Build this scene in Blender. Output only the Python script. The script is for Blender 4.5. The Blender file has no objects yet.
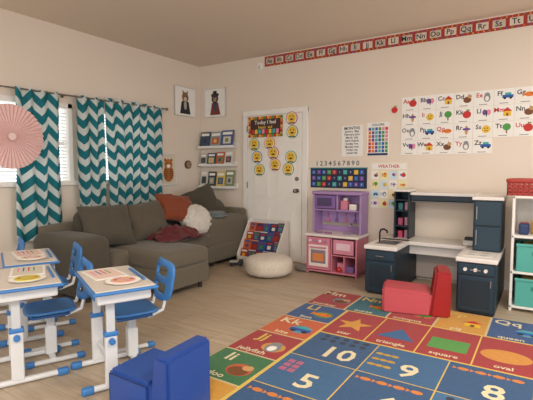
import bpy, bmesh, math, random
from mathutils import Vector, Matrix, noise
random.seed(4)
sc=bpy.context.scene
sc.view_settings.view_transform='Standard'

# ---------------------------------------------------------------- materials
def lin(h):
    h=h.lstrip('#'); o=[]
    for i in (0,2,4):
        c=int(h[i:i+2],16)/255
        o.append(c/12.92 if c<=.04045 else ((c+.055)/1.055)**2.4)
    return (*o,1)
MC={}
def mat(h,rough=.6,kind='plain',metal=0.0):
    key=(h,rough,kind,metal)
    if key in MC: return MC[key]
    m=bpy.data.materials.new(kind+'_'+h.strip('#')); m.use_nodes=True
    nt=m.node_tree; N=nt.nodes; L=nt.links
    b=N['Principled BSDF']; b.inputs['Roughness'].default_value=rough
    b.inputs['Metallic'].default_value=metal
    c=lin(h)
    tc=N.new('ShaderNodeTexCoord'); nz=N.new('ShaderNodeTexNoise')
    L.new(tc.outputs['Object'],nz.inputs['Vector'])
    mx=N.new('ShaderNodeMix'); mx.data_type='RGBA'
    var={'plain':.05,'fabric':.16,'fur':.12,'paper':.03,'wall':.02}[kind]
    nz.inputs['Scale'].default_value={'plain':9,'fabric':45,'fur':60,'paper':6,'wall':2}[kind]
    nz.inputs['Detail'].default_value=4
    mx.inputs['A'].default_value=(*[x*(1-var) for x in c[:3]],1)
    mx.inputs['B'].default_value=(*[min(1,x*(1+var)) for x in c[:3]],1)
    L.new(nz.outputs['Fac'],mx.inputs['Factor']); L.new(mx.outputs['Result'],b.inputs['Base Color'])
    if kind in('fabric','fur','wall'):
        n2=N.new('ShaderNodeTexNoise'); n2.inputs['Scale'].default_value={'fabric':160,'fur':90,'wall':120}[kind]
        L.new(tc.outputs['Object'],n2.inputs['Vector'])
        bp=N.new('ShaderNodeBump'); bp.inputs['Strength'].default_value={'fabric':.35,'fur':.8,'wall':.06}[kind]
        bp.inputs['Distance'].default_value=.01
        L.new(n2.outputs['Fac'],bp.inputs['Height']); L.new(bp.outputs['Normal'],b.inputs['Normal'])
    if kind=='fabric': b.inputs['Sheen Weight'].default_value=.15
    MC[key]=m; return m

WHITE=mat('#ece9e4',.5); BLACK=mat('#1c1c20',.5); PAPER=mat('#f1eee8',.8,'paper')

BACK=Matrix(((1,0,0,0),(0,0,-1,0),(0,1,0,0),(0,0,0,1)))     # x->X y->Z z->-Y
LEFT=Matrix(((0,0,1,0),(1,0,0,0),(0,1,0,0),(0,0,0,1)))      # x->Y y->Z z->+X
def T(x,y,z): return Matrix.Translation((x,y,z))
def RZ(a): return Matrix.Rotation(math.radians(a),4,'Z')
def RX(a): return Matrix.Rotation(math.radians(a),4,'X')
def RY(a): return Matrix.Rotation(math.radians(a),4,'Y')

TC={}
def tmesh(st):
    if st in TC: return TC[st]
    cu=bpy.data.curves.new('t','FONT'); cu.body=st; cu.size=1; cu.align_x='CENTER'; cu.align_y='CENTER'
    cu.resolution_u=2; cu.offset=.018
    ob=bpy.data.objects.new('t',cu); sc.collection.objects.link(ob)
    dg=bpy.context.evaluated_depsgraph_get(); dg.update()
    me=bpy.data.meshes.new_from_object(ob.evaluated_get(dg))
    r=([v.co.copy() for v in me.vertices],[tuple(p.vertices) for p in me.polygons])
    bpy.data.objects.remove(ob); bpy.data.curves.remove(cu); bpy.data.meshes.remove(me)
    TC[st]=r; return r

class B:
    def __init__(s,name,loc=None,rz=0):
        s.name=name; s.loc=loc; s.rz=rz; s.v=[]; s.f=[]; s.mi=[]; s.sm=[]; s.mats=[]; s.M=Matrix()
    def add(s,verts,faces,m,smooth=False,M=None):
        mm=s.M@M if M is not None else s.M
        if m not in s.mats: s.mats.append(m)
        k=s.mats.index(m); o=len(s.v)
        s.v+= [mm@Vector(v) for v in verts]
        for f in faces: s.f.append([o+i for i in f]); s.mi.append(k); s.sm.append(smooth)
    def bm(s,bm,m,smooth=False,M=None):
        bm.verts.index_update()
        s.add([v.co.copy() for v in bm.verts],[[v.index for v in f.verts] for f in bm.faces],m,smooth,M); bm.free()
    def bx(s,x0,x1,y0,y1,z0,z1,m,bev=.004,seg=2,M=None):
        if x1<x0:x0,x1=x1,x0
        if y1<y0:y0,y1=y1,y0
        if z1<z0:z0,z1=z1,z0
        bm=bmesh.new(); bmesh.ops.create_cube(bm,size=1)
        for v in bm.verts:
            v.co=Vector(((x0+x1)/2+v.co.x*(x1-x0),(y0+y1)/2+v.co.y*(y1-y0),(z0+z1)/2+v.co.z*(z1-z0)))
        bev=min(bev,.45*min(x1-x0,y1-y0,z1-z0))
        if bev>0: bmesh.ops.bevel(bm,geom=bm.edges[:],offset=bev,segments=seg,affect='EDGES',profile=.5)
        s.bm(bm,m,False,M)
    def rbox(s,x0,x1,y0,y1,z0,z1,m,r=.04,bulge=.0,n=10,wob=0,M=None,seed=0):
        h=Vector(((x1-x0)/2,(y1-y0)/2,(z1-z0)/2)); c=Vector(((x0+x1)/2,(y0+y1)/2,(z0+z1)/2))
        r=min(r,min(h)*.98)
        bm=bmesh.new(); bmesh.ops.create_cube(bm,size=2)
        bmesh.ops.subdivide_edges(bm,edges=bm.edges[:],cuts=n,use_grid_fill=True)
        for v in bm.verts:
            a=v.co; q=Vector([math.copysign(abs(t)**.75,t)*hh for t,hh in zip(a,h)])
            inn=Vector([max(-(hh-r),min(hh-r,t)) for t,hh in zip(q,h)])
            d=q-inn
            p=inn+(d.normalized()*r if d.length>1e-6 else Vector())
            if bulge:
                for ax in range(3):
                    o=[k for k in range(3) if k!=ax]
                    p[ax]+=bulge*(a[ax])*(1-a[o[0]]**2)*(1-a[o[1]]**2)
            if wob:
                nn=noise.noise_vector((p+Vector((seed,seed*2,0)))*6)
                p+=nn*wob
            v.co=c+p
        s.bm(bm,m,True,M)
    def pillow(s,w,h,t,m,M,n=22,wob=.008,seed=0,pinch=.10):
        vs=[];fs=[]
        for side in(1,-1):
            o=len(vs)
            for i in range(n+1):
                for j in range(n+1):
                    x=-1+2*i/n;y=-1+2*j/n
                    px=x*(1-pinch*(1-abs(y)**2)*abs(x)**3*.6); py=y*(1-pinch*(1-abs(x)**2)*abs(y)**3*.6)
                    z=side*t/2*((1-x**4)*(1-y**4))**.5
                    p=Vector((px*w/2,py*h/2,z))
                    p+=noise.noise_vector(Vector((x*2+seed,y*2,side*.3)))*wob*2+noise.noise_vector(Vector((x*7+seed,y*7,side)))*wob*(abs(z)>1e-5)
                    vs.append(p)
            for i in range(n):
                for j in range(n):
                    q=[o+i*(n+1)+j,o+(i+1)*(n+1)+j,o+(i+1)*(n+1)+j+1,o+i*(n+1)+j+1]
                    fs.append(q if side==1 else q[::-1])
        s.add(vs,fs,m,True,M)
    def cyl(s,p0,p1,r0,m,r1=None,n=16,smooth=True):
        p0=Vector(p0);p1=Vector(p1); r1=r0 if r1 is None else r1
        d=(p1-p0).normalized(); u=d.orthogonal().normalized(); w=d.cross(u)
        vs=[];
        for p,r in((p0,r0),(p1,r1)):
            for i in range(n):
                a=2*math.pi*i/n; vs.append(p+u*math.cos(a)*r+w*math.sin(a)*r)
        s.add(vs,[[i,(i+1)%n,n+(i+1)%n,n+i] for i in range(n)],m,smooth)
        s.add(vs[:n],[list(range(n))[::-1]],m); s.add(vs[n:],[list(range(n))],m)
    def tube(s,pts,r,m,n=10):
        for a,b in zip(pts[:-1],pts[1:]): s.cyl(a,b,r,m,n=n)
        for p in pts[1:-1]: s.ball(p,(r,r,r),m,8,6)
    def ball(s,c,rad,m,nu=20,nv=12,M=None,sup=1.0,wob=0,wf=25):
        vs=[];fs=[]; c=Vector(c)
        for j in range(nv+1):
            ph=-math.pi/2+math.pi*j/nv
            for i in range(nu):
                th=2*math.pi*i/nu
                cz=math.copysign(abs(math.sin(ph))**sup,math.sin(ph)); cc=abs(math.cos(ph))**sup
                p=Vector((rad[0]*cc*math.cos(th),rad[1]*cc*math.sin(th),rad[2]*cz))
                if wob: p+=noise.noise_vector(p*wf)*wob
                vs.append(c+p)
        for j in range(nv):
            for i in range(nu):
                fs.append([j*nu+i,j*nu+(i+1)%nu,(j+1)*nu+(i+1)%nu,(j+1)*nu+i])
        s.add(vs,fs,m,True,M)
    def p2(s,pts,m,z=0): s.add([(x,y,z) for x,y in pts],[list(range(len(pts)))],m)
    def r2(s,x0,x1,y0,y1,m,z=0): s.p2([(x0,y0),(x1,y0),(x1,y1),(x0,y1)],m,z)
    def e2(s,cx,cy,rx,ry,m,z=0,n=18): s.p2([(cx+rx*math.cos(2*math.pi*i/n),cy+ry*math.sin(2*math.pi*i/n)) for i in range(n)],m,z)
    def star(s,cx,cy,r,m,z=0):
        vs=[(cx,cy,z)]+[(cx+(r if i%2==0 else r*.42)*math.sin(math.pi*i/5),cy+(r if i%2==0 else r*.42)*math.cos(math.pi*i/5),z) for i in range(10)]
        s.add(vs,[[0,1+(i+1)%10,1+i] for i in range(10)],m)
    def text(s,st,cx,cy,size,m,z=0):
        v,f=tmesh(st); s.add([(cx+p.x*size,cy+p.y*size,z) for p in v],f,m)
    def done(s):
        me=bpy.data.meshes.new(s.name)
        if s.loc is None:
            xs=[v.x for v in s.v]; ys=[v.y for v in s.v]; zs=[v.z for v in s.v]
            o=Vector(((min(xs)+max(xs))/2,(min(ys)+max(ys))/2,min(zs))); vv=[v-o for v in s.v]
        else: o=Vector(s.loc); vv=s.v
        me.from_pydata([tuple(v) for v in vv],[],s.f)
        for m in s.mats: me.materials.append(m)
        me.polygons.foreach_set('material_index',s.mi); me.polygons.foreach_set('use_smooth',s.sm)
        me.update()
        ob=bpy.data.objects.new(s.name,me); sc.collection.objects.link(ob)
        ob.location=o; ob.rotation_euler=(0,0,math.radians(s.rz)); return ob

C={'red':'#c8322c','blue':'#2f5fae','yel':'#e9bd3a','grn':'#4f9a48','org':'#e07a2c','pur':'#6f4a9a','pink':'#e58aa6','teal':'#3fa9a4','brn':'#7a4a2c','nav':'#23345f','gry':'#8a8a8c','tan':'#c79a64'}
def cm(k): return mat(C[k],.7,'paper')
def icon(b,cx,cy,s,k,z):
    k%=10; e=.0006
    if k==0: b.e2(cx,cy,s*.42,s*.4,cm('red'),z); b.r2(cx-s*.04,cx+s*.04,cy+s*.35,cy+s*.55,cm('brn'),z+e); b.e2(cx+s*.16,cy+s*.46,s*.13,s*.07,cm('grn'),z+e)
    elif k==1: b.e2(cx,cy-s*.1,s*.4,s*.33,cm('brn'),z); b.e2(cx+s*.22,cy+s*.24,s*.22,s*.2,cm('tan'),z+e); b.p2([(cx+s*.1,cy+s*.38),(cx+s*.2,cy+s*.4),(cx+s*.12,cy+s*.56)],cm('brn'),z+e)
    elif k==2: b.e2(cx,cy,s*.42,s*.24,cm('org'),z); b.p2([(cx-s*.35,cy),(cx-s*.6,cy+s*.25),(cx-s*.6,cy-s*.25)],cm('org'),z+e); b.e2(cx+s*.22,cy+s*.05,s*.05,s*.05,BLACK,z+e)
    elif k==3: b.r2(cx-s*.06,cx+s*.06,cy-s*.5,cy,cm('brn'),z); b.e2(cx,cy+s*.15,s*.38,s*.36,cm('grn'),z+e)
    elif k==4: b.r2(cx-s*.35,cx+s*.35,cy-s*.4,cy+s*.1,cm('yel'),z); b.p2([(cx-s*.45,cy+s*.1),(cx+s*.45,cy+s*.1),(cx,cy+s*.5)],cm('red'),z+e); b.r2(cx-s*.08,cx+s*.1,cy-s*.4,cy-s*.1,cm('brn'),z+e)
    elif k==5: b.r2(cx-s*.5,cx+s*.5,cy-s*.2,cy+s*.1,cm('blue'),z); b.r2(cx-s*.25,cx+s*.3,cy+s*.1,cy+s*.32,cm('teal'),z); b.e2(cx-s*.27,cy-s*.22,s*.13,s*.13,BLACK,z+e); b.e2(cx+s*.27,cy-s*.22,s*.13,s*.13,BLACK,z+e)
    elif k==6: b.e2(cx,cy,s*.4,s*.4,cm('yel'),z); b.e2(cx-s*.13,cy+s*.1,s*.05,s*.07,BLACK,z+e); b.e2(cx+s*.13,cy+s*.1,s*.05,s*.07,BLACK,z+e); b.r2(cx-s*.15,cx+s*.15,cy-s*.18,cy-s*.12,BLACK,z+e)
    elif k==7: b.e2(cx-s*.2,cy+s*.1,s*.2,s*.3,cm('pur'),z); b.e2(cx+s*.2,cy+s*.1,s*.2,s*.3,cm('pink'),z); b.e2(cx,cy,s*.06,s*.38,BLACK,z+e)
    elif k==8: b.e2(cx,cy-s*.05,s*.32,s*.42,cm('gry'),z); b.e2(cx,cy+s*.3,s*.25,s*.2,cm('gry'),z+e); b.e2(cx,cy-s*.12,s*.18,s*.26,PAPER,z+e)
    else: b.e2(cx,cy,s*.16,s*.5,cm('tan'),z); b.e2(cx,cy+s*.1,s*.4,s*.14,cm('pur'),z+e)

# ---------------------------------------------------------------- room shell
WALL=mat('#e6d8c8',.9,'wall'); CEIL=mat('#dccdba',.95,'wall'); TRIM=mat('#efebe4',.5)
def floor_mat():
    m=bpy.data.materials.new('wood_plank_floor'); m.use_nodes=True; nt=m.node_tree;N=nt.nodes;L=nt.links
    b=N['Principled BSDF']; tc=N.new('ShaderNodeTexCoord')
    br=N.new('ShaderNodeTexBrick'); br.inputs['Scale'].default_value=1; br.inputs['Brick Width'].default_value=1.25; br.inputs['Row Height'].default_value=.17
    br.inputs['Mortar Size'].default_value=.0018; br.inputs['Mortar Smooth'].default_value=.3; br.offset=.37
    br.inputs['Color1'].default_value=lin('#c0ae96'); br.inputs['Color2'].default_value=lin('#b2a089'); br.inputs['Mortar'].default_value=lin('#94806b'); br.inputs['Bias'].default_value=0
    L.new(tc.outputs['Object'],br.inputs['Vector'])
    mp=N.new('ShaderNodeMapping'); mp.inputs['Scale'].default_value=(1.6,16,1); L.new(tc.outputs['Object'],mp.inputs['Vector'])
    nz=N.new('ShaderNodeTexNoise'); nz.inputs['Scale'].default_value=2.2; nz.inputs['Detail'].default_value=7; nz.inputs['Distortion'].default_value=.6; L.new(mp.outputs['Vector'],nz.inputs['Vector'])
    cr=N.new('ShaderNodeValToRGB'); cr.color_ramp.elements[0].color=(.80,.78,.76,1); cr.color_ramp.elements[1].color=(1.06,1.06,1.06,1)
    cr.color_ramp.elements[0].position=.3; cr.color_ramp.elements[1].position=.7
    L.new(nz.outputs['Fac'],cr.inputs['Fac'])
    mx=N.new('ShaderNodeMix'); mx.data_type='RGBA'; mx.blend_type='MULTIPLY'; mx.inputs['Factor'].default_value=1
    L.new(br.outputs['Color'],mx.inputs['A']); L.new(cr.outputs['Color'],mx.inputs['B']); L.new(mx.outputs['Result'],b.inputs['Base Color'])
    b.inputs['Roughness'].default_value=.42
    return m
H=2.84; XR=7.6; YF=-8.0
b=B('floor'); b.bx(-.15,XR,YF,.15,-.1,0,floor_mat(),0); b.done()
b=B('ceiling'); b.bx(-.15,XR,YF,.15,H,H+.1,CEIL,0); b.done()
b=B('wall_back'); b.bx(-.15,XR,0,.15,0,H,WALL,0); b.done()
WINS=[(-3.75,-2.17),(-1.98,-.98)]; WZ0,WZ1=1.12,2.0
b=B('wall_left'); ys=[YF]+[y for w in WINS for y in w]+[0]
for i in range(0,len(ys),2): b.bx(-.15,0,ys[i],ys[i+1],0,H,WALL,0)
for y0,y1 in WINS: b.bx(-.15,0,y0,y1,0,WZ0,WALL,0); b.bx(-.15,0,y0,y1,WZ1,H,WALL,0)
b.done()
b=B('baseboard_left'); b.bx(.001,.016,YF,-.001,0,.1,TRIM,.004); b.done()
b=B('baseboard_back'); b.bx(.017,.83,-.016,-.001,0,.1,TRIM,.004); b.bx(1.90,XR,-.016,-.001,0,.1,TRIM,.004); b.done()
SLAT=mat('#e4e6e4',.6)
for i,(y0,y1) in enumerate(WINS):
    b=B('window_%d'%(i+1)); w=.055
    b.bx(-.12,.02,y0-.0,y0+w,WZ0,WZ1,TRIM); b.bx(-.12,.02,y1-w,y1,WZ0,WZ1,TRIM)
    b.bx(-.12,.02,y0,y1,WZ1-w,WZ1,TRIM); b.bx(-.12,.045,y0-.04,y1+.04,WZ0-.03,WZ0+.02,TRIM)
    ym=(y0+y1)/2; b.bx(-.11,-.07,ym-.02,ym+.02,WZ0,WZ1,TRIM)
    b.bx(-.11,-.07,y0,y1,(WZ0+WZ1)/2-.02,(WZ0+WZ1)/2+.02,TRIM)
    z=WZ0+.05
    while z<WZ1-.07:
        b.bx(-.013,.013,y0+w+.005,y1-w-.005,-.001,.001,SLAT,0,M=T(-.03,0,z)@RY(26)); z+=.038
    b.done()

# ---------------------------------------------------------------- door
b=B('door_1'); DW=mat('#efeae2',.45)
b.bx(.925,1.805,-.035,-.002,.008,2.02,DW,.003)
for (x0,x1) in ((1.02,1.32),(1.41,1.71)):
    for (z0,z1) in ((.2,.72),(.86,1.5),(1.62,1.92)):
        b.bx(x0,x1,-.039,-.034,z0,z1,DW,.002); b.bx(x0+.03,x1-.03,-.045,-.038,z0+.03,z1-.03,DW,.006)
MET=mat('#8d8a84',.3,'plain',1.0)
b.cyl((1.74,-.035,.98),(1.74,-.045,.98),.03,MET); b.cyl((1.74,-.045,.98),(1.74,-.085,.98),.011,MET); b.ball((1.74,-.1,.98),(.028,.022,.028),MET)
b.cyl((1.74,-.035,1.14),(1.74,-.05,1.14),.028,MET)
for z in(.25,1.0,1.8): b.bx(.915,.93,-.042,-.03,z,z+.09,MET,.002)
b.done()
b=B('trim_1'); b.bx(.84,.92,-.03,-.001,0,2.09,TRIM,.006); b.bx(1.81,1.89,-.03,-.001,0,2.09,TRIM,.006); b.bx(.84,1.89,-.032,-.001,2.025,2.10,TRIM,.006); b.done()

b=B('door_bulletin_board'); b.M=BACK; z=.047
b.bx(.96,1.52,1.72,2.0,z,z+.004,mat('#4a3230',.8,'paper'),0)
for i in range(16):
    col=['red','yel','org','grn'][i%4]
    x=.975+.53*i/15
    for y in(1.735,1.985): b.e2(x,y,.022,.022,cm(col),z+.006,10)
for i in range(7):
    for x in(.975,1.505): b.e2(x,1.76+.2*i/6,.02,.02,cm(['yel','red','org'][i%3]),z+.006,10)
b.text('Today I feel',1.24,1.92,.075,mat('#e6ddd0',.8),z+.007)
b.text('happy  sad',1.24,1.855,.055,cm('yel'),z+.007)
for i in range(8): b.r2(1.01+.058*i,1.055+.058*i,1.765,1.825,cm(['red','yel','teal','pink'][i%4]),z+.0055)
b.done()
b=B('feeling_face_badges'); b.M=BACK
k=0
for (px,pz) in ((1.05,1.62),(1.31,1.63),(1.67,1.77),(1.66,1.95),(1.10,1.44),(1.65,1.43),(1.14,1.26),(1.40,1.33),(1.61,1.27),(1.37,1.49)):
    zz=.047; r=.088
    b.cyl((px,pz,zz-.002),(px,pz,zz+.003),r,cm(['grn','org','grn','red','blue','grn','grn','org','grn','red'][k]),n=24)
    b.e2(px,pz,r*.9,r*.9,PAPER,zz+.004,24); b.e2(px,pz+.006,r*.76,r*.74,cm('yel'),zz+.005,20)
    for sx in(-1,1): b.e2(px+sx*.022,pz+.026,.008,.011,BLACK,zz+.006,8)
    b.e2(px,pz-.014,.028,.011,BLACK,zz+.006,10); b.r2(px-.05,px+.05,pz-.070,pz-.056,BLACK,zz+.006); k+=1
b.done()

# ---------------------------------------------------------------- wall pictures
def framed(name,M,w,h,kind):
    b=B(name); b.M=M
    fr=mat('#e2ddd6',.5)
    b.bx(-w/2,w/2,-h/2,h/2,.0005,.012,PAPER,0)
    t=.016
    for (a,c,d,e) in ((-w/2,w/2,h/2-t,h/2),(-w/2,w/2,-h/2,-h/2+t),(-w/2,-w/2+t,-h/2,h/2),(w/2-t,w/2,-h/2,h/2)): b.bx(a,c,d,e,.0005,.022,fr,.003)
    z=.0135
    if kind=='fox':
        b.p2([(-.11,-h*.42),(.11,-h*.42),(.075,0),(-.075,0)],mat('#2a2a30',.8),z); b.e2(0,-.05,.03,.07,mat('#b8b2a8',.8),z+.001)
        b.e2(0,.06,.07,.075,mat('#8a6a4a',.8),z+.001); b.e2(0,.035,.03,.03,mat('#d8c8b0',.8),z+.002)
        for sx in(-1,1): b.p2([(sx*.05,.10),(sx*.02,.125),(sx*.055,.17)],mat('#6a4a30',.8),z+.001); b.e2(sx*.024,.075,.008,.009,BLACK,z+.003)
    elif kind=='bear':
        b.p2([(-.095,-h*.42),(.105,-h*.42),(.06,0),(-.06,0)],mat('#7b3f35',.8),z); b.e2(0,-.04,.028,.09,mat('#3d4a6a',.8),z+.001)
        b.e2(0,.06,.065,.07,mat('#4a352a',.8),z+.001); b.e2(0,.04,.03,.026,mat('#a88a68',.8),z+.002)
        for sx in(-1,1): b.e2(sx*.05,.115,.024,.024,mat('#4a352a',.8),z); b.e2(sx*.022,.07,.007,.008,PAPER,z+.003)
        b.r2(-.06,.06,.115,.135,mat('#26262c'),z+.002); b.r2(-.035,.035,.135,.175,mat('#26262c'),z+.002)
    else:
        b.r2(-w/2+.02,w/2-.02,-h/2+.02,h/2-.02,mat('#d9cdb8',.8),z); b.e2(0,-.06,.1,.12,mat('#a9652f',.8),z+.001); b.e2(0,.07,.08,.075,mat('#b87236',.8),z+.002)
        for sx in(-1,1): b.e2(sx*.06,.13,.02,.022,mat('#7a4a2c'),z+.001); b.e2(sx*.028,.085,.009,.01,BLACK,z+.004)
        b.e2(0,.045,.035,.025,PAPER,z+.003)
        for i in range(5): b.r2(-.08,-.03+.01*(i%2),-.13+i*.03,-.12+i*.03,BLACK,z+.003); b.r2(.03,.08,-.13+i*.03,-.12+i*.03,BLACK,z+.003)
    b.done()
framed('framed_animal_portrait',LEFT@T(-.34,2.27,0),.44,.43,'fox')
framed('framed_animal_portrait',BACK@T(.31,2.27,0),.41,.43,'bear')
framed('tiger_print',LEFT@T(-.70,1.27,0),.32,.46,'tiger')
b=B('wall_clock'); b.M=LEFT@T(-.30,1.34,0); b.cyl((0,0,.0005),(0,0,.03),.062,mat('#5a3a28',.5),n=24); b.e2(0,0,.048,.048,mat('#a08468',.6),.031,24); b.r2(-.003,.003,0,.035,BLACK,.032); b.r2(0,.03,-.003,.003,BLACK,.032); b.done()
b=B('motion_sensor'); b.M=BACK@T(1.13,2.70,0); b.bx(-.04,.04,-.05,.05,.0005,.035,WHITE,.012,3); b.e2(0,-.015,.022,.025,mat('#cfcac2',.4),.0352); b.done()

cols=['#3c4c5c','#8f9aa0','#4a5a8a','#b9b2a8','#384a6a','#c05a3a','#d8d2c4','#2d3b3b','#e0c060','#7a8a5a']
for li,zl in enumerate((1.60,1.33,1.0)):
    b=B('picture_ledge_shelf'); b.bx(.03,.73,-.10,-.001,zl-.016,zl,WHITE,.002); b.bx(.03,.73,-.104,-.092,zl-.016,zl+.022,WHITE,.002); b.bx(.03,.73,-.012,-.001,zl-.016,zl+.06,WHITE,.002); b.done()
    b=B('picture_book_row'); x=.05; i=0
    wds=[.19,.20,.22] if li==0 else ([.13,.16,.15,.15] if li==1 else [.14,.15,.16,.16])
    hh=[.25,.22,.27][li]
    for wd in wds:
        hk=hh-random.random()*.04; col=cols[(li*3+i)%10]
        Mx=T(x+wd/2,-.080,zl+.001)@RX(-11+random.random()*3)
        b.bx(-wd/2,wd/2,0,.014,0,hk,mat(col,.5),.001,M=Mx)
        b.bx(-wd/2+.02,wd/2-.02,-.001,.0,hk*.74,hk*.9,PAPER,0,M=Mx)
        b.bx(-wd*.32,wd*.32,-.0015,.0,hk*.2,hk*.62,mat(cols[(li*3+i+4)%10],.6),0,M=Mx)
        b.bx(-wd*.15,wd*.12,-.002,.0,hk*.3,hk*.52,mat(cols[(li*5+i+7)%10],.6),0,M=Mx)
        x+=wd+.012; i+=1
    b.done()

b=B('number_line_letters'); b.M=BACK
x=2.02
b.bx(1.985,2.61,1.30,1.385,.0005,.0015,mat('#e6dccf',.8,'paper'),0)
for i in range(10): b.text(str((i+1)%10),x+.062*i,1.342,.085,mat('#6a6460',.8),.003)
b.done()
b=B('word_poster'); b.M=BACK; b.bx(2.36,2.635,1.43,1.81,.0005,.004,PAPER,0)
for i in range(9):
    y=1.775-i*.038
    if i==0: b.text('MONTHS',2.497,y,.05,BLACK,.005)
    else: b.text(['January  May','February June','March  July','April August','Sunday one','Monday two','Friday red','winter fall'][i-1],2.497,y,.036,mat('#3a3a44',.8),.005)
b.done()
b=B('counting_bar_poster'); b.M=BACK; b.bx(2.69,2.96,1.43,1.83,.0005,.004,PAPER,0)
b.text('COLORS',2.825,1.80,.04,BLACK,.005)
for i in range(6):
    x=2.71+i*.041
    for j in range(7):
        b.r2(x,x+.033,1.47+j*.044,1.506+j*.044,cm(['red','org','pur','teal','blue','grn','pink'][(i+(j//3))%7]),.005)
b.r2(2.70,2.95,1.435,1.462,cm('nav'),.005); b.done()
b=B('apple_wall_cutout'); b.M=BACK; b.bx(3.0,3.04,1.94,1.98,.0005,.003,cm('red'),0); icon(b,3.02,1.96,.09,0,.0035); b.done()
b=B('number_chart_poster'); b.M=BACK; b.bx(2.74,3.19,.80,1.355,.0005,.004,mat('#e9dfc8',.8,'paper'),0)
b.r2(2.76,3.17,1.27,1.335,PAPER,.0045); b.text('WEATHER',2.965,1.302,.055,cm('red'),.005)
k=0
for r in range(4):
    for c in range(4):
        x=2.80+c*.11; y=1.20-r*.115
        b.r2(x-.045,x+.045,y-.05,y+.05,[PAPER,mat('#f0e6b0',.8,'paper'),mat('#cfe3ee',.8,'paper')][(r+c)%3],.005)
        if (r+c)%2: b.text(str(k+1),x-.02,y,.05,cm(['blue','red','grn'][k%3]),.006)
        icon(b,x+.012,y,.06,k*3+1,.0055); k+=1
b.done()
b=B('alphabet_picture_cards'); b.M=BACK
AL='ABCDEFGHIJKLMNOPQRSTUVWXYZ'; k=0
CW,CH=.19,.166
for r in range(4):
    for c in range(7):
        if k>=26: break
        x=3.105+c*CW; y=2.095-r*CH
        b.bx(x,x+CW-.004,y-CH+.004,y,.0005,.004,PAPER,0)
        b.text(AL[k]+AL[k].lower(),x+.052,y-.05,.066,[BLACK,cm('red'),cm('blue')][0 if k%4 else 1],.005)
        icon(b,x+.125,y-.075,.10,(k*7)%10,.005)
        b.r2(x+.05,x+.13,y-.150,y-.143,mat('#8a8480',.8),.005)
        k+=1
b.done()
b=B('alphabet_border_strip'); b.M=BACK
y0,y1=2.69,2.825; b.bx(1.20,7.2,y0,y1,.0005,.003,mat('#a83228',.7,'paper'),0)
x=1.22; k=0
while x<7.1:
    w=.155
    b.r2(x+.006,x+w-.03,y0+.028,y1-.028,[mat('#cbbdac',.8,'paper'),mat('#dccdbb',.8,'paper')][k%2],.0035)
    b.text(AL[k%26]+AL[k%26].lower(),x+.062,(y0+y1)/2,.078,mat('#1f2a30',.8),.004)
    for yy,o_ in((y1-.014,0),(y0+.014,2)):
        for q in range(3): b.e2(x+.03+q*.052,yy,.008,.008,cm(['yel','grn','blue','org'][(k+q+o_)%4]),.0036,8)
    x+=w; k+=1
b.done()
b=B('pocket_chart'); b.M=BACK; b.bx(1.93,2.70,1.03,1.285,.0005,.010,mat('#20263c',.7),.002)
for r in range(3):
    for c in range(10):
        b.r2(1.95+c*.073,2.005+c*.073,1.05+r*.077,1.105+r*.077,cm(['blue','red','teal','yel','pur','grn','nav','nav','blue'][(r*4+c*5)%9]),.0106)
        b.text(str((r*3+c)%10),1.977+c*.073,1.077+r*.077,.035,mat('#c9c9d0',.8),.0112)
b.bx(1.92,2.71,1.275,1.29,.0005,.014,mat('#1c7f88',.6),.003); b.done()

# ---------------------------------------------------------------- curtains
def chev():
    m=bpy.data.materials.new('teal_chevron_fabric'); m.use_nodes=True; nt=m.node_tree;N=nt.nodes;L=nt.links
    b=N['Principled BSDF']; uv=N.new('ShaderNodeUVMap'); uv.uv_map='UVMap'; sx=N.new('ShaderNodeSeparateXYZ'); L.new(uv.outputs['UV'],sx.inputs['Vector'])
    pp=N.new('ShaderNodeMath'); pp.operation='PINGPONG'; pp.inputs[1].default_value=.10; L.new(sx.outputs['X'],pp.inputs[0])
    ml=N.new('ShaderNodeMath'); ml.operation='MULTIPLY'; ml.inputs[1].default_value=1.05; L.new(pp.outputs[0],ml.inputs[0])
    ad=N.new('ShaderNodeMath'); ad.operation='ADD'; L.new(ml.outputs[0],ad.inputs[0]); L.new(sx.outputs['Y'],ad.inputs[1])
    dv=N.new('ShaderNodeMath'); dv.operation='DIVIDE'; dv.inputs[1].default_value=.175; L.new(ad.outputs[0],dv.inputs[0])
    fr=N.new('ShaderNodeMath'); fr.operation='FRACT'; L.new(dv.outputs[0],fr.inputs[0])
    gt=N.new('ShaderNodeMath'); gt.operation='GREATER_THAN'; gt.inputs[1].default_value=.45; L.new(fr.outputs[0],gt.inputs[0])
    mx=N.new('ShaderNodeMix'); mx.data_type='RGBA'; mx.inputs['A'].default_value=lin('#ccd4d0'); mx.inputs['B'].default_value=lin('#0f6f7a'); L.new(gt.outputs[0],mx.inputs['Factor'])
    L.new(mx.outputs['Result'],b.inputs['Base Color']); b.inputs['Roughness'].default_value=.85
    tr=N.new('ShaderNodeBsdfTranslucent'); L.new(mx.outputs['Result'],tr.inputs['Color']); ms=N.new('ShaderNodeMixShader'); ms.inputs[0].default_value=.15
    L.new(b.outputs[0],ms.inputs[1]); L.new(tr.outputs[0],ms.inputs[2]); L.new(ms.outputs[0],N['Material Output'].inputs['Surface'])
    return m
CH_M=chev()
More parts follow.
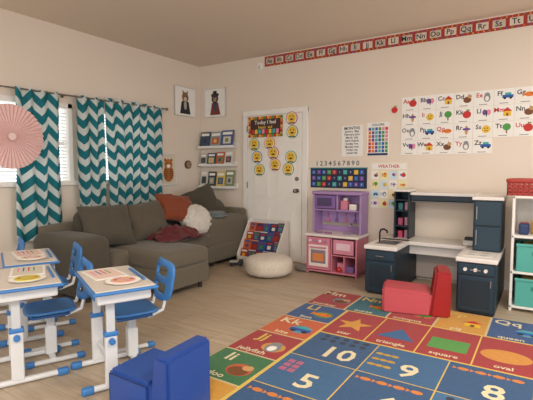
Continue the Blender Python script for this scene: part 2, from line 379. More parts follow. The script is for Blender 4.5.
def curtain(y0,y1,z0,z1,seed,shear=0):
    nu,nv=120,24; vs=[];fs=[];uvs=[]; amp=.022; w=y1-y0; per=.13
    for j in range(nv+1):
        v=j/nv; z=z1+(z0-z1)*v; u=0; prev=None
        for i in range(nu+1):
            t=i/nu; spread=1+ .05*math.sin(v*2+seed)
            y=(y0+y1)/2+(t-.5)*w*spread+shear*v+.01*math.sin(v*5+t*9+seed)
            x=.088+amp*(.8+.5*v)*math.sin(2*math.pi*t*w/per+seed+.4*math.sin(v*3+seed))
            p=Vector((x,y,z+.004*math.sin(t*30)))
            if prev is not None and j==0: u+= (Vector((p.x,p.y))-Vector((prev.x,prev.y))).length
            if j==0: uvs.append(u)
            vs.append(p); prev=p
    me=bpy.data.meshes.new('chevron_curtain_panel')
    for j in range(nv):
        for i in range(nu): fs.append((j*(nu+1)+i,j*(nu+1)+i+1,(j+1)*(nu+1)+i+1,(j+1)*(nu+1)+i))
    o=Vector((.1,(y0+y1)/2,z0)); me.from_pydata([tuple(p-o) for p in vs],[],fs)
    ul=me.uv_layers.new(name='UVMap')
    for p in me.polygons:
        p.use_smooth=True
        for li in p.loop_indices:
            vi=me.loops[li].vertex_index; ul.data[li].uv=(uvs[vi%(nu+1)],vs[vi].z)
    me.materials.append(CH_M); ob=bpy.data.objects.new('chevron_curtain_panel',me); ob.location=o; sc.collection.objects.link(ob)
curtain(-2.83,-2.36,.52,2.09,.3,-.02); curtain(-2.17,-1.81,.60,2.10,1.9); curtain(-1.79,-.86,.60,2.12,3.1)
b=B('curtain_rod'); RD=mat('#8a8278',.35,'plain',.8)
b.cyl((.092,-3.9,2.055),(.092,-.80,2.10),.009,RD)
b.ball((.092,-.79,2.10),(.022,.022,.022),RD)
for y,z in((-3.85,2.056),(-2.28,2.078),(-.84,2.10)): b.cyl((.0005,y,z),(.092,y,z),.007,RD); b.cyl((.0005,y,z),(.006,y,z),.022,RD)
b.done()
b=B('paper_fan_rosette'); n=44; R=.31; PK=mat('#e8c2bd',.8,'paper')
c=Vector((.235,-2.95,1.58)); vs=[];fs=[]
for i in range(2*n):
    a=math.pi*i/n; d=.010 if i%2 else -.010
    vs.append(Vector((c.x+d*.3,c.y+.03*math.cos(a),c.z+.03*math.sin(a)))); vs.append(Vector((c.x+d,c.y+R*math.cos(a),c.z+R*math.sin(a))))
for i in range(2*n):
    j=(i+1)%(2*n); fs.append([2*i,2*i+1,2*j+1,2*j])
b.add(vs,fs,PK); b.cyl((c.x+.004,c.y,c.z),(c.x+.016,c.y,c.z),.036,mat('#efd2cc',.8),n=24)
b.cyl((c.x,c.y,c.z+R-.01),(.105,c.y,2.07),.0015,WHITE,n=6); b.done()

# ---------------------------------------------------------------- sofa
SF=mat('#675f50',.95,'fabric'); SF2=mat('#514a3d',.95,'fabric')
b=B('sectional_sofa')
b.rbox(.17,1.0,-2.45,-.06,.07,.29,SF,.03); b.rbox(.95,1.52,-2.22,-1.58,.07,.29,SF,.03)
b.rbox(.30,1.52,-2.22,-1.58,.27,.45,SF,.05,.012,wob=.006)
b.rbox(.30,1.0,-2.42,-2.19,.27,.44,SF,.05,.006)
b.rbox(.30,1.0,-1.57,-.90,.27,.45,SF,.05,.015,wob=.006)
b.rbox(.30,.74,-.90,-.24,.27,.45,SF,.05,.015,wob=.006)
b.rbox(.17,.34,-2.72,-.06,.08,.70,SF,.06,wob=.004); b.rbox(.17,.95,-.24,-.06,.08,.72,SF,.06,wob=.004)
b.rbox(.17,1.0,-2.78,-2.41,.05,.62,SF2,.09,.012,wob=.008)
b.rbox(.70,.97,-.92,-.06,.05,.64,SF,.07,.012,wob=.006)
for y0,y1,s_ in((-2.38,-1.60,1),(-1.58,-.92,2),(-.90,-.26,3)):
    b.rbox(-.10,.10,y0,y1,0,.40,SF2,.08,.03,wob=.012,seed=s_,M=T(.42,0,.43)@RY(-12))
b.rbox(.35,.72,-.10,.10,0,.40,SF2,.08,.03,wob=.012,seed=6,M=T(0,-.32,.43)@RX(12))
for x,y in((.25,-2.65),(.92,-2.65),(1.45,-2.13),(1.45,-1.66),(.9,-.8),(.9,-.14),(.25,-.14)): b.cyl((x,y,0),(x,y,.08),.022,mat('#2a221c',.5),n=10)
b.done()
def pil(name,loc,w,h,t,m,M,seed=0,wob=.008,pinch=.1,n=22):
    b=B(name,loc=loc); b.pillow(w,h,t,m,M,seed=seed,wob=wob,pinch=pinch,n=n); b.done()
UP=RZ(90)@RX(90)
pil('throw_pillow',(.66,-2.22,.67),.54,.48,.2,SF2,RZ(-18)@RY(-28)@UP,1)
pil('throw_pillow',(.64,-1.68,.67),.60,.46,.2,mat('#5a5243',.95,'fabric'),RY(-25)@UP@RZ(4),2)
pil('throw_pillow',(.48,-.52,.80),.46,.46,.18,mat('#4c4638',.95,'fabric'),RZ(-45)@RY(-20)@UP@RZ(25),3)
pil('rust_throw_pillow',(.62,-1.16,.78),.52,.40,.16,mat('#843f22',.95,'fabric'),RZ(-6)@RY(-38)@UP@RZ(-10),4)
b=B('white_fur_pillow',loc=(.78,-.98,.62)); b.ball((0,0,0),(.215,.20,.125),mat('#d6cfc4',1,'fur'),72,44,M=RZ(-30)@RY(52),sup=.85,wob=.02,wf=38); b.done()
b=B('dark_red_throw_blanket',loc=(.86,-1.46,.46)); n=48; vs=[];fs=[]
for i in range(n+1):
    for j in range(n+1):
        x=-.24+.50*i/n; y=-.32+.66*j/n; r=min(1,math.hypot(x/.27,y/.36))
        z=.012+(.12*(1-r**2)+.03*abs(noise.noise(Vector((x*9,y*9,1)))) )+ .06*noise.noise(Vector((x*14,y*11,3)))*(1-.4*r)
        q=noise.noise_vector(Vector((x*5,y*5,8)))*.06
        vs.append((x+q.x,y+q.y,max(.004,z)))
for i in range(n):
    for j in range(n):
        a=i*(n+1)+j; fs.append([a,a+n+1,a+n+2,a+1])
o=len(vs); vs+= [(v[0],v[1],.001) for v in vs]; fs+=[[q+o for q in f[::-1]] for f in fs]
b.add(vs,fs,mat('#5e181c',.95,'fabric'),True); b.done()
b=B('folded_grey_blanket',loc=(.76,-.84,.455))
for i in range(3): b.rbox(-.17+.01*i,.17-.01*i,-.13,.13,.18+i*.022,.18+i*.022+.024,mat('#6f7a7c',.95,'fabric'),.011,0,n=12,wob=.008,M=RZ(12+3*i)@T(.08,.14,0),seed=i)
b.done()

# ---------------------------------------------------------------- book rack
b=B('book_display_rack',loc=(1.33,-.07,0)); W=.62
for sx in(-W/2,W/2-.014):
    vs=[(sx,-.36,0),(sx,0,0),(sx,0,.57),(sx,-.07,.57),(sx,-.36,.12)]; vs+=[(v[0]+.014,v[1],v[2]) for v in vs]
    b.add(vs,[[0,1,2,3,4],[9,8,7,6,5],[0,5,6,1],[1,6,7,2],[2,7,8,3],[3,8,9,4],[4,9,5,0]],mat('#e4ded6',.5))
b.bx(-W/2,W/2,-.36,-.345,0,.09,mat('#e4ded6',.5)); b.bx(-W/2,W/2,-.014,0,0,.57,mat('#e0dad2',.5))
bc=['#a32a26','#2b4f8e','#d0a83a','#3f7f42','#23345f','#c0602c','#ded8cc','#6a3a6a','#8c2a26','#2f8f8a']
k=0
for t in range(4):
    y=-.315+t*.075; z=.06+t*.118
    b.bx(-W/2+.014,W/2-.014,y-.03,y-.024,z-.03,z-.005,mat('#dcd5cc',.6)); b.bx(-W/2+.014,W/2-.014,y-.03,y+.05,z-.035,z-.028,mat('#e4ded6',.5))
    x=-W/2+.02
    while x<W/2-.10:
        w=.09+random.random()*.035; h=.135+random.random()*.03
        Mx=T(x+w/2,y-.014,z-.027)@RX(-20)
        b.bx(-w/2,w/2,0,.01,0,h,mat(bc[k%10],.5),.001,M=Mx); b.bx(-w*.38,w*.38,-.001,0,h*.72,h*.88,mat(bc[(k+6)%10],.5),0,M=Mx); b.e2
        b.bx(-w*.25,w*.2,-.001,0,h*.3,h*.6,mat(bc[(k+2)%10],.5),0,M=Mx)
        x+=w+.003; k+=3 if t%2 else 7
b.done()
b=B('round_floor_pouf',loc=(1.78,-.80,0)); PF=mat('#d6cbbb',.95,'fabric')
b.ball((0,0,.12),(.29,.29,.12),PF,40,18,sup=.6,wob=.008)
b.tube([(.285*math.cos(a*math.pi/16),.285*math.sin(a*math.pi/16),.125) for a in range(33)],.006,mat('#c8bcaa',.9),6); b.cyl((0,0,.232),(0,0,.241),.03,PF,n=16)
b.done()
b=B('grey_floor_pad',loc=(2.04,-.33,0)); b.ball((0,0,.03),(.15,.13,.03),mat('#7b756d',.95,'fabric'),28,10,sup=.6); b.ball((0,0,.05),(.11,.10,.02),mat('#8a847c',.95,'fabric'),28,10,sup=.6); b.done()
b=B('toy_truck',loc=(1.16,-.62,0),rz=30); TB=mat('#34343a',.5)
b.bx(-.09,.09,-.035,.035,.02,.05,TB); b.bx(.03,.09,-.03,.03,.05,.085,TB,.01); b.bx(-.09,.02,-.035,.035,.05,.07,mat('#b7b1a8',.5))
for x in(-.06,.06):
    for y in(-.04,.04): b.cyl((x,y-.008,.022),(x,y+.008,.022),.022,BLACK,n=14)
b.done()

# ---------------------------------------------------------------- pink play kitchen
PKK=mat('#d07d90',.45); LAV=mat('#a583b4',.45); LAV2=mat('#82609c',.5); CR=mat('#eadfd8',.5)
b=B('pink_play_kitchen',loc=(2.43,-.07,0)); w=.325
b.bx(-w,-w+.02,-.38,0,0,.46,PKK); b.bx(w-.02,w,-.38,0,0,.46,PKK); b.bx(-.01,.01,-.37,0,.03,.46,PKK); b.bx(-w,w,-.38,0,.03,.05,PKK); b.bx(-w,w,-.01,0,0,.46,PKK)
b.bx(-w-.015,w+.015,-.40,0,.46,.49,CR,.01,3)
b.bx(-w+.02,-.01,-.392,-.37,.06,.45,PKK,.008)
b.bx(-w+.04,-.03,-.397,-.39,.10,.36,CR,.008)
b.bx(-w+.07,-.06,-.402,-.396,.14,.30,mat('#8e7a86',.2),.006); b.bx(-w+.095,-.085,-.405,-.401,.165,.26,mat('#d9874a',.4),.004)
b.bx(-w+.06,-.05,-.42,-.41,.325,.34,PKK,.004)
for x in(-w+.07,-.06): b.bx(x-.005,x+.005,-.415,-.39,.325,.34,PKK,.002)
for i in range(4): b.cyl((-w+.06+i*.066,-.392,.41),(-w+.06+i*.066,-.412,.41),.016,[CR,LAV][i%2],n=14)
b.bx(.01,w-.02,-.37,0,.24,.255,PKK); b.bx(.03,w-.04,-.386,-.37,.27,.44,mat('#d88a9f',.45),.008); b.bx(.07,w-.08,-.39,-.385,.32,.40,mat('#e9c6cf',.5),.004)
b.bx(.05,.13,-.3,-.2,.051,.15,mat('#d98aa4',.5)); b.bx(.17,.26,-.32,-.2,.051,.12,LAV2); b.ball((.09,-.34,.08),(.03,.03,.03),mat('#c8322c',.4))
b.bx(.155,.17,-.37,0,.05,.24,PKK)
for x,y in((-.22,-.25),(-.1,-.25)):
    b.cyl((x,y,.49),(x,y,.497),.05,LAV2,n=20); b.cyl((x,y,.497),(x,y,.5),.03,PKK,n=20)
b.cyl((.15,-.2,.49),(.15,-.2,.495),.075,mat('#b9a6c4',.3),n=24); b.tube([(.15,-.09,.49),(.15,-.09,.58),(.15,-.11,.60),(.15,-.16,.60),(.15,-.17,.575)],.008,LAV)
b.bx(-w+.01,-w+.035,-.24,0,.49,.98,LAV,.006); b.bx(w-.035,w-.01,-.24,0,.49,.98,LAV,.006); b.bx(-w+.01,w-.01,-.012,0,.60,.98,mat('#b08fc2',.5))
b.bx(-w,w,-.25,0,.96,1.0,LAV,.01); b.bx(-w+.03,w-.03,-.22,0,.76,.78,LAV); b.bx(-.01,.01,-.22,0,.78,.96,LAV)
b.bx(-w+.04,-.015,-.235,-.215,.79,.95,LAV2,.006); b.bx(-w+.07,-.06,-.24,-.234,.82,.92,mat('#4c3b66',.3),.004)
b.bx(.03,.12,-.18,-.08,.78,.89,PKK); b.bx(.15,.24,-.2,-.06,.78,.85,CR); b.cyl((.08,-.14,.89),(.08,-.14,.92),.03,CR)
for i in range(4):
    b.cyl((-.2+i*.12,-.03,.735),(-.2+i*.12,-.03,.75),.005,CR,n=8); b.cyl((-.2+i*.12,-.03,.64),(-.2+i*.12,-.03,.74),.006,[PKK,LAV2][i%2],n=8); b.ball((-.2+i*.12,-.03,.63),(.022,.008,.026),[PKK,LAV2][i%2],12,8)
b.bx(-w+.01,w-.01,-.03,-.012,.49,.56,LAV)
b.done()

# ---------------------------------------------------------------- navy play kitchen
NV=mat('#152834',.45); NV2=mat('#1b3545',.4); WT=mat('#e6e0da',.45); ST=mat('#9a9a9c',.3,'plain',.8)
b=B('navy_play_kitchen',loc=(3.62,-.06,0))
def L_(x): return x-3.62
def cab(x0,x1,y0,y1,doors=1):
    b.bx(x0,x1,y0,y1,.02,.46,NV,.004); b.bx(x0+.015,x1-.015,y0+.02,y1,0,.02,BLACK,0)
    b.bx(x0-.012,x1+.012,y0-.018,y1,.46,.50,WT,.008,3)
    n=doors; dw=(x1-x0)/n
    for i in range(n):
        b.bx(x0+i*dw+.012,x0+(i+1)*dw-.012,y0-.012,y0,.04,.34,NV2,.004); b.bx(x0+i*dw+.04,x0+(i+1)*dw-.04,y0-.015,y0-.011,.07,.31,NV,.004)
        b.bx(x0+i*dw+.012,x0+(i+1)*dw-.012,y0-.012,y0,.355,.445,NV2,.004)
        b.cyl((x0+(i+.5)*dw-.04,y0-.03,.40),(x0+(i+.5)*dw+.04,y0-.03,.40),.006,ST,n=8)
        b.cyl((x0+(i+1)*dw-.035,y0-.03,.26),(x0+(i+1)*dw-.035,y0-.03,.32),.006,ST,n=8)
xl0,xl1,xr0,xr1=L_(3.02),L_(3.33),L_(3.91),L_(4.215)
cab(xl0,xl1,-.84,-.30); cab(xr0,xr1,-.98,-.35)
b.bx(xl0,xr1,-.40,0,.46,.50,WT,.006); b.bx(xl1,xr0,-.34,-.32,.36,.46,WT,.003)
b.bx(xl0,xl1,-.30,0,.02,.46,NV,.004); b.bx(xr0,xr1,-.35,0,.02,.46,NV,.004)
b.bx(xl1,xr0,-.03,0,.05,.46,mat('#d9cec8',.5),.003)
b.bx(xl0+.05,xl1-.04,-.72,-.46,.495,.503,ST,.004); b.bx(xl0+.07,xl1-.06,-.70,-.48,.4995,.5045,mat('#55565a',.4),.004)
b.tube([(xl0+.06,-.58,.50),(xl0+.06,-.58,.60),(xl0+.075,-.59,.63),(xl0+.11,-.60,.64),(xl0+.145,-.61,.625),(xl0+.15,-.61,.60)],.009,mat('#2b2b2e',.3,'plain',.6))
ul0,ul1=L_(3.13),L_(3.30); ur0,ur1=L_(3.98),L_(4.22)
b.bx(ul0,ul0+.018,-.26,0,.50,1.02,NV); b.bx(ul1-.018,ul1,-.26,0,.50,1.02,NV); b.bx(ul0,ul1,-.015,0,.5,1.02,NV)
for z in(.63,.80,.92): b.bx(ul0,ul1,-.25,0,z,z+.014,NV)
b.bx(ul0-.01,ul1+.01,-.28,0,1.02,1.045,WT,.006)
for z,c1 in((.644,'#a8486a'),(.814,'#2f6a6a'),(.50,'#b8405e')):
    b.bx(ul0+.03,ul0+.08,-.2,-.1,z,z+.08,mat(c1,.5)); b.cyl((ul0+.12,-.18,z),(ul0+.12,-.18,z+.09),.022,mat('#c08a9a',.5),n=14)
b.bx(ur0,ur1,-.60,-.25,.50,.98,NV,.004); b.bx(ur0+.01,ur1-.01,-.612,-.60,.51,.73,NV2,.004); b.bx(ur0+.01,ur1-.01,-.612,-.60,.745,.97,NV2,.004)
b.cyl((ur0+.03,-.625,.56),(ur0+.03,-.625,.70),.006,ST,n=8); b.cyl((ur0+.03,-.625,.80),(ur0+.03,-.625,.92),.006,ST,n=8)
b.bx(ur0-.012,ur1+.012,-.63,0,.98,1.01,WT,.006); b.bx(ur0+.02,ur1-.02,-.25,0,.5,.98,NV)
b.bx(ul1,ur0,-.24,0,.985,1.015,WT,.006); b.bx(ul1,ur0,-.22,-.20,.93,.985,NV,.003); b.cyl((ul1,-.2,.915),(ur0,-.2,.915),.007,ST,n=8)
b.bx(ul1+.02,ur0-.02,-.19,-.17,.915,.93,BLACK)
b.bx(xr0+.03,xr1-.04,-.90,-.68,.4995,.5035,WT,.002)
for x_,y_ in((xr0+.09,-.85),(xr0+.2,-.85),(xr0+.09,-.73),(xr0+.2,-.73)): b.cyl((x_,y_,.503),(x_,y_,.506),.035,mat('#c9c4be',.4),n=20)
for i in range(3): b.cyl((xr0+.07+i*.08,-.994,.40),(xr0+.07+i*.08,-1.015,.40),.015,WT,n=14)
b.bx(L_(3.86),L_(3.96),-.33,-.24,.50,.55,mat('#dcd7d0',.5)); b.bx(L_(3.87),L_(3.95),-.335,-.25,.55,.58,BLACK)
b.done()

# ---------------------------------------------------------------- foam chairs (one-piece L profile)
def foam(name,loc,rz,seat,back,hs,hb,W,len_,bt=.155,side=None,slope=.0):
    b=B(name,loc=loc,rz=rz); l=len_/2
    # seat block with top sloping gently down to the backrest
    bm=bmesh.new(); 
    prof=[(-l,0),(l-bt+.02,0),(l-bt+.02,hs-slope),(-l,hs)]
    va=[bm.verts.new((x,-W/2,z)) for x,z in prof]; vb=[bm.verts.new((x,W/2,z)) for x,z in prof]
    bm.faces.new(va); bm.faces.new(vb[::-1])
    for i in range(4): bm.faces.new((va[i],vb[i],vb[(i+1)%4],va[(i+1)%4]))
    bmesh.ops.recalc_face_normals(bm,faces=bm.faces[:]); bmesh.ops.bevel(bm,geom=bm.edges[:],offset=.02,segments=4,affect='EDGES'); b.bm(bm,seat)
    # backrest, front face raked
    bm=bmesh.new(); prof=[(l-bt,0),(l,0),(l,hb),(l-bt+.045,hb)]
    va=[bm.verts.new((x,-W/2-.001,z)) for x,z in prof]; vb=[bm.verts.new((x,W/2+.001,z)) for x,z in prof]
    bm.faces.new(va); bm.faces.new(vb[::-1])
    for i in range(4): bm.faces.new((va[i],vb[i],vb[(i+1)%4],va[(i+1)%4]))
    bmesh.ops.recalc_face_normals(bm,faces=bm.faces[:]); bmesh.ops.bevel(bm,geom=bm.edges[:],offset=.02,segments=4,affect='EDGES'); b.bm(bm,back)
    sm=side or seat
    for y in(-W/2+.001,W/2-.001):
        b.tube([(-l+.02,y,.02),(-l+.02,y,hs-.02),(l-bt+.005,y,hs-.02-slope)],.003,sm,6)
    b.done()
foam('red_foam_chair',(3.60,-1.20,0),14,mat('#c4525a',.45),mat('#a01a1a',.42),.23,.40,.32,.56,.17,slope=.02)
foam('blue_foam_chair',(2.85,-3.54,0),3,mat('#2f5098',.42),mat('#2b4a92',.42),.22,.36,.34,.43,.15,mat('#1c2c5c',.5),slope=.01)

# ---------------------------------------------------------------- storage shelf, bins, basket
b=B('white_cube_shelf',loc=(4.30,-.34,0)); SH=mat('#e7e3dd',.5)
for x in(0,.42,.84): b.bx(x,x+.022,-.40,0,0,1.03,SH)
for z in(.03,.34,.66,1.01): b.bx(0,.862,-.40,0,z,z+.022,SH)
b.bx(0,.862,-.012,0,0,1.03,SH); b.done()
for i,(x,z) in enumerate(((4.345,.0525),(4.345,.3625),(4.765,.0525),(4.765,.3625))):
    b=B('teal_storage_bin'); TL=mat('#4fa79c',.5)
    b.bx(x,x+.355,-.72,-.37,z,z+.01,TL); b.bx(x,x+.355,-.735,-.722,z,z+.24,TL,.005); b.bx(x,x+.355,-.375,-.362,z,z+.24,TL,.005); b.bx(x,x+.012,-.73,-.365,z,z+.24,TL); b.bx(x+.343,x+.355,-.73,-.365,z,z+.24,TL)
    b.bx(x-.006,x+.361,-.742,-.728,z+.225,z+.25,TL,.005); b.bx(x+.12,x+.235,-.739,-.734,z+.15,z+.185,mat('#2f7d74',.6),.004)
    b.rbox(x+.03,x+.32,-.7,-.4,z+.02,z+.235,mat('#d7b35a',.8,'fabric'),.03,wob=.02)
    b.done()
b=B('toy_pile')
for i in range(7):
    x=4.39+.1*(i%3)+.42*(i>3); y=-.62+.08*(i%2); b.rbox(x-.04,x+.04,y-.05,y+.05,.6825,.6825+.10+.03*(i%3),mat(list(C.values())[(i*5+9)%12],.5),.02)
b.done()
b=B('red_plastic_basket'); RB=mat('#a8342a',.45); x0,x1,y0,y1,z=4.25,4.62,-.70,-.38,1.0325
b.bx(x0+.02,x1-.02,y0+.02,y1-.02,z,z+.01,RB)
for (a,c,d,e) in ((x0,x1,y0,y0+.012),(x0,x1,y1-.012,y1),(x0,x0+.012,y0,y1),(x1-.012,x1,y0,y1)):
    for q in(0,.035,.07,.105): b.bx(a,c,d,e,z+q,z+q+.022,RB,.003)
nx=9
for i in range(nx+1):
    x=x0+(x1-x0-.012)*i/nx; b.bx(x,x+.012,y0,y0+.01,z,z+.12,RB,.002); b.bx(x,x+.012,y1-.01,y1,z,z+.12,RB,.002)
    y=y0+(y1-y0-.012)*i/nx; b.bx(x0,x0+.01,y,y+.012,z,z+.12,RB,.002); b.bx(x1-.01,x1,y,y+.012,z,z+.12,RB,.002)
for (a,c,d,e) in ((x0-.008,x1+.008,y0-.008,y0+.016),(x0-.008,x1+.008,y1-.016,y1+.008),(x0-.008,x0+.016,y0,y1),(x1-.016,x1+.008,y0,y1)): b.rbox(a,c,d,e,z+.115,z+.15,RB,.008,n=6)
b.done()

# ---------------------------------------------------------------- rug
b=B('alphabet_number_rug'); rx0,rx1,ry0,ry1=2.68,4.96,-4.44,-1.05
b.bx(rx0,rx1,ry0,ry1,.001,.009,mat('#c9b98a',.95,'fabric'),.003)
def rm(k): return mat(k,.95,'fabric')
z=.0095; YL=rm('#d8b64a'); IV=rm('#dccfa8')
cw=.38
LET=['M','N','O','P','Q','R']; words=['monkey','nurse','octopus','pig','queen','rabbit']
e=.008
def cell(x0,x1,y0,y1,col,let,word,ik):
    b.r2(x0+e,x1-e,y0+e,y1-e,rm(col),z)
    cx,cy=(x0+x1)/2,(y0+y1)/2; s_=min(x1-x0,y1-y0)
    b.text(let+let.lower(),x0+s_*.33,y1-s_*.26,s_*.40,IV if ik%2 else YL,z+.001)
    bg_=['#c98f3a','#5a8fa8','#3f7a4a','#b8532a'][ik%4]
    b.e2(cx+s_*.2,cy-s_*.08,s_*.22,s_*.20,rm(bg_),z+.0006); icon(b,cx+s_*.2,cy-s_*.08,s_*.44,ik,z+.0012)
    b.text(word,cx-s_*.06,y0+s_*.13,s_*.19,IV,z+.001)
topc=['#9c2224','#1f6070','#9c2224','#c9902a','#244a80','#9c2224']
for i in range(6): cell(rx0+i*cw,rx0+(i+1)*cw,-1.55,-1.05,topc[i],LET[i],words[i],i+1)
leftc=['#244a80','#c4561f','#244a80','#9c2224','#2f6b3a','#c4561f','#244a80']
ll=['L','K','J','I','H','G','F']; lw=['lion','kite','jellyfish','igloo','horse','goat','fish']
leftc2=['#244a80','#c4561f','#9c2224','#2f6b3a','#c9902a','#244a80']
for i in range(6):
    y1_=-1.55-i*.405
    cell(rx0,3.10,y1_-.405,y1_,leftc2[i],ll[i],lw[i],i*3+2); cell(4.54,rx1,y1_-.405,y1_,leftc[(i+3)%7],'STUVWX'[i],'sun',i*2+1)
for i in range(6): cell(rx0+i*cw,rx0+(i+1)*cw,-4.44,-3.985,leftc[(i+1)%7],'EDCBAZ'[i],'ant',i+4)
b.r2(3.095,4.545,-3.98,-1.545,YL,z)
b.r2(3.115,4.525,-2.13,-1.565,rm('#9c2224'),z+.0006)
for i in range(1,4): b.r2(3.10+i*.36-.005,3.10+i*.36+.005,-2.13,-1.565,YL,z+.001)
zz=z+.0014
b.star(3.28,-1.86,.15,rm('#d0902a'),zz); b.p2([(3.50,-1.97),(3.78,-1.97),(3.64,-1.75)],rm('#245a8c'),zz); b.r2(3.87,4.13,-1.98,-1.77,rm('#4a8f36'),zz); b.e2(4.36,-1.88,.155,.11,rm('#c9862a'),zz,28)
for i,w_ in enumerate(('star','triangle','square','oval')): b.text(w_,3.28+.36*i,-2.07,.07,IV,zz)
BL=['#234c76','#2c5a84','#234c76','#32648c']
num=[['10','9','8'],['5','6','7'],['4','3','2'],['1','0','0']]
for r in range(4):
    for c in range(3):
        x0=3.115+c*.4715; y1_=-2.145-r*.457
        b.r2(x0+.004,x0+.4675,y1_-.452,y1_-.004,rm(BL[(r+c)%4]),z+.0006)
        b.text(num[r][c],x0+.28,y1_-.31,.25,IV,zz)
        if (r+c)%3==0:
            for a in range(5):
                for q in range(2): b.e2(x0+.09+a*.075,y1_-.05-q*.07,.024,.024,rm('#14243a'),zz,12)
        elif (r+c)%3==1 and r==0:
            for a in range(3):
                for q in range(3): b.e2(x0+.05+a*.05,y1_-.14-q*.09,.03,.018,rm('#b8922f'),zz,10)
        elif (r+c)%3==1:
            for a in range(3):
                for q in range(2): b.r2(x0+.05+q*.06,x0+.095+q*.06,y1_-.25+a*.06,y1_-.205+a*.06,rm('#b05a78'),zz)
        else:
            for a in range(4):
                b.e2(x0+.09+a*.1,y1_-.08,.035,.022,rm('#c9762a'),zz,10); b.p2([(x0+.055+a*.1,y1_-.08),(x0+.03+a*.1,y1_-.06),(x0+.03+a*.1,y1_-.10)],rm('#c9762a'),zz)
b.done()

# ---------------------------------------------------------------- desks + chairs
KB=mat('#3a78b8',.4); KB2=mat('#2a5c98',.4); KW=mat('#dcdcdc',.4); KT=mat('#d6ccc0',.45)
def plate(b,w,h,th,holes,m,M,curve=.0):
    nx,nz=14,10; bm=bmesh.new(); g=[]
    for i in range(nx+1):
        row=[]
        for j in range(nz+1):
            x=-1+2*i/nx; y=-1+2*j/nz
            k_=1-.16*abs(y)**4 ; k2=1-.14*abs(x)**4
            row.append(bm.verts.new((x*w/2*k_,y*h/2*k2,curve*(x*x))))
        g.append(row)
    for i in range(nx):
        for j in range(nz):
            if any(a<=i<c and d<=j<e_ for a,c,d,e_ in holes): continue
            bm.faces.new((g[i][j],g[i+1][j],g[i+1][j+1],g[i][j+1]))
    bmesh.ops.delete(bm,geom=[v for v in bm.verts if not v.link_faces],context='VERTS')
    bmesh.ops.recalc_face_normals(bm,faces=bm.faces[:])
    bmesh.ops.solidify(bm,geom=bm.faces[:],thickness=th)
    me=bpy.data.meshes.new('tmp'); bm.to_mesh(me); bm.free(); ob=bpy.data.objects.new('tmp',me); sc.collection.objects.link(ob)
    md=ob.modifiers.new('s','SUBSURF'); md.levels=1
    dg=bpy.context.evaluated_depsgraph_get(); dg.update(); m2=bpy.data.meshes.new_from_object(ob.evaluated_get(dg))
    b.add([v.co.copy() for v in m2.vertices],[tuple(p.vertices) for p in m2.polygons],m,True,M)
    bpy.data.objects.remove(ob); bpy.data.meshes.remove(me); bpy.data.meshes.remove(m2)
def desk(loc,rz):
    b=B('childrens_desk',loc=loc,rz=rz)
    b.bx(-.31,.31,-.18,.18,.580,.598,KB,.009,3); b.bx(-.295,.295,-.165,.165,.597,.603,KT,.003)
    b.bx(-.26,.26,-.15,.15,.515,.580,KW,.012,3); b.bx(-.2,.2,-.157,-.148,.528,.572,KB,.006)
    cy=-.07
    for x in(-.19,.19):
        b.bx(x-.015,x+.015,cy-.024,cy+.024,.27,.52,mat('#c6c8ca',.35),.006); b.bx(x-.021,x+.021,cy-.034,cy+.034,.03,.34,KW,.008,3)
        b.bx(x-.026,x+.026,cy-.039,cy+.039,.315,.342,KB,.006)
        b.bx(x-.018,x+.018,-.21,.18,.008,.038,KW,.012,3)
        for y in(-.20,.17): b.rbox(x-.022,x+.022,y-.035,y+.035,0,.044,KB,.015,n=6)
        sg=1 if x>0 else -1
        b.cyl((x+.02*sg,cy,.29),(x+.045*sg,cy,.29),.018,KB,n=14)
    b.bx(-.19,.19,cy-.01,cy+.01,.13,.165,KW,.006)
    b.bx(-.16,.16,.13,.145,.603,.615,KB,.002)
    b.done()
def kchair(loc,rz):
    b=B('childrens_chair',loc=loc,rz=rz)
    plate(b,.33,.32,.02,[],KB,T(0,0,.325),.012); b.rbox(-.12,.12,-.12,.11,.30,.325,KB2,.012,n=6)
    holes=[(3,11,2,4),(3,11,6,8)]
    plate(b,.34,.28,.022,holes,KB,T(0,.19,.52)@RX(80),-.035)
    for x in(-.1,.1): b.tube([(x,.08,.30),(x,.18,.33),(x,.205,.42)],.011,KW,8)
    b.bx(-.025,.025,-.025,.025,.16,.31,mat('#c6c8ca',.35),.006); b.bx(-.034,.034,-.034,.034,.03,.22,KW,.008,3)
    b.bx(-.13,.13,-.02,.02,.01,.04,KW,.01)
    for x in(-.12,.12):
        b.bx(x-.016,x+.016,-.13,.16,.008,.034,KW,.01,3)
        for y in(-.135,.165): b.rbox(x-.02,x+.02,y-.028,y+.028,0,.04,KB,.014,n=6)
    b.done()
A=-24.3
ux=Vector((math.cos(math.radians(A)),math.sin(math.radians(A)),0)); uy=Vector((-ux.y,ux.x,0))
def pset(cx,cy,gap=.15,off=-.12):
    desk((cx,cy,0),A)
    p=Vector((cx,cy,0))+uy*gap+ux*off; kchair(tuple(p),A)
D1=(2.34,-3.43); D2=(1.84,-3.70); D3=(1.24,-3.36)
pset(*D1,.14,-.15); pset(*D2,.14,-.13); pset(*D3,.13,-.16); kchair((.46,-3.28,0),A)
def ontop(cx,cy,dx,dy):
    p=Vector((cx,cy,.6032))+ux*dx+uy*dy; return tuple(p)
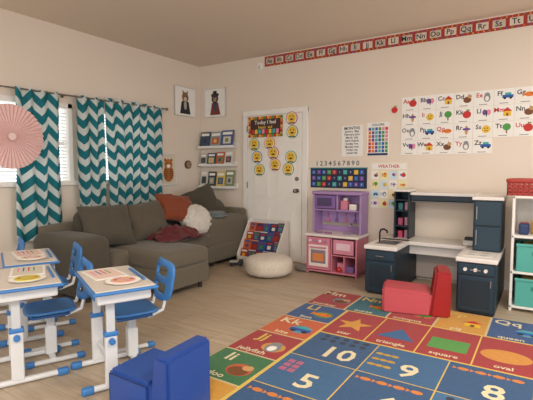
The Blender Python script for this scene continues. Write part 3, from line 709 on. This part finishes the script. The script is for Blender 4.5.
def tray(c,dx,dy,r=6,col='#e6c9bd'):
    b=B('worksheet_sheet',loc=ontop(*c,dx,dy),rz=A+r); b.bx(-.14,.14,-.10,.10,0,.003,PAPER,0); b.bx(-.12,.12,-.085,.085,.003,.0035,mat(col,.8,'paper'),0)
    for i in range(4): b.r2(-.1,.02,-.06+i*.03,-.052+i*.03,cm(['pink','blue','red','grn'][i]),.004)
    b.done()
def plate_(c,dx,dy,c1,r=1):
    b=B('paper_plate_craft',loc=ontop(*c,dx,dy)); b.cyl((0,0,.0),(0,0,.010),.070*r,PAPER,r1=.10*r,n=28); b.cyl((0,0,.010),(0,0,.014),.07*r,mat(c1,.7,'paper'),n=24)
    for i in range(6): b.e2(.045*math.cos(i),.045*math.sin(i),.012,.012,cm(['pink','red','yel'][i%3]),.0145,10)
    b.done()
tray(D1,-.12,-.03,8); plate_(D1,.14,.02,'#dfae9e')
plate_(D2,.13,.0,'#cfc24a'); tray(D2,-.13,.02,-5,'#d8d0c0')
plate_(D3,.14,.01,'#e6d3c8'); tray(D3,-.12,0)

# ---------------------------------------------------------------- light
w=bpy.data.worlds.new('daylight'); sc.world=w; w.use_nodes=True; bg=w.node_tree.nodes['Background']
bg.inputs['Color'].default_value=(.97,.985,1,1); bg.inputs['Strength'].default_value=1.85
def area(name,loc,rot,sx,sy,e,col):
    l=bpy.data.lights.new(name,'AREA'); l.shape='RECTANGLE'; l.size=sx; l.size_y=sy; l.energy=e; l.color=col
    o=bpy.data.objects.new(name,l); o.location=loc; o.rotation_euler=[math.radians(a) for a in rot]; sc.collection.objects.link(o)
area('added_fill_light',(4.6,-5.6,H-.03),(0,0,0),1.2,1.2,105,(1,.92,.82))  # unseen area light added overhead to brighten the room, no fixture modelled
area('added_fill_light',(5.2,-2.6,H-.03),(0,0,0),.9,.9,55,(1,.92,.82))  # second added fill light, out of view to the right

cd=bpy.data.cameras.new('camera'); cam=bpy.data.objects.new('camera',cd); sc.collection.objects.link(cam)
cd.sensor_width=36; cd.lens=430/533*36; cd.clip_start=.05
cam.location=(4.54,-5.10,1.26); cam.rotation_euler=(math.radians(86),0,math.radians(33)); sc.camera=cam
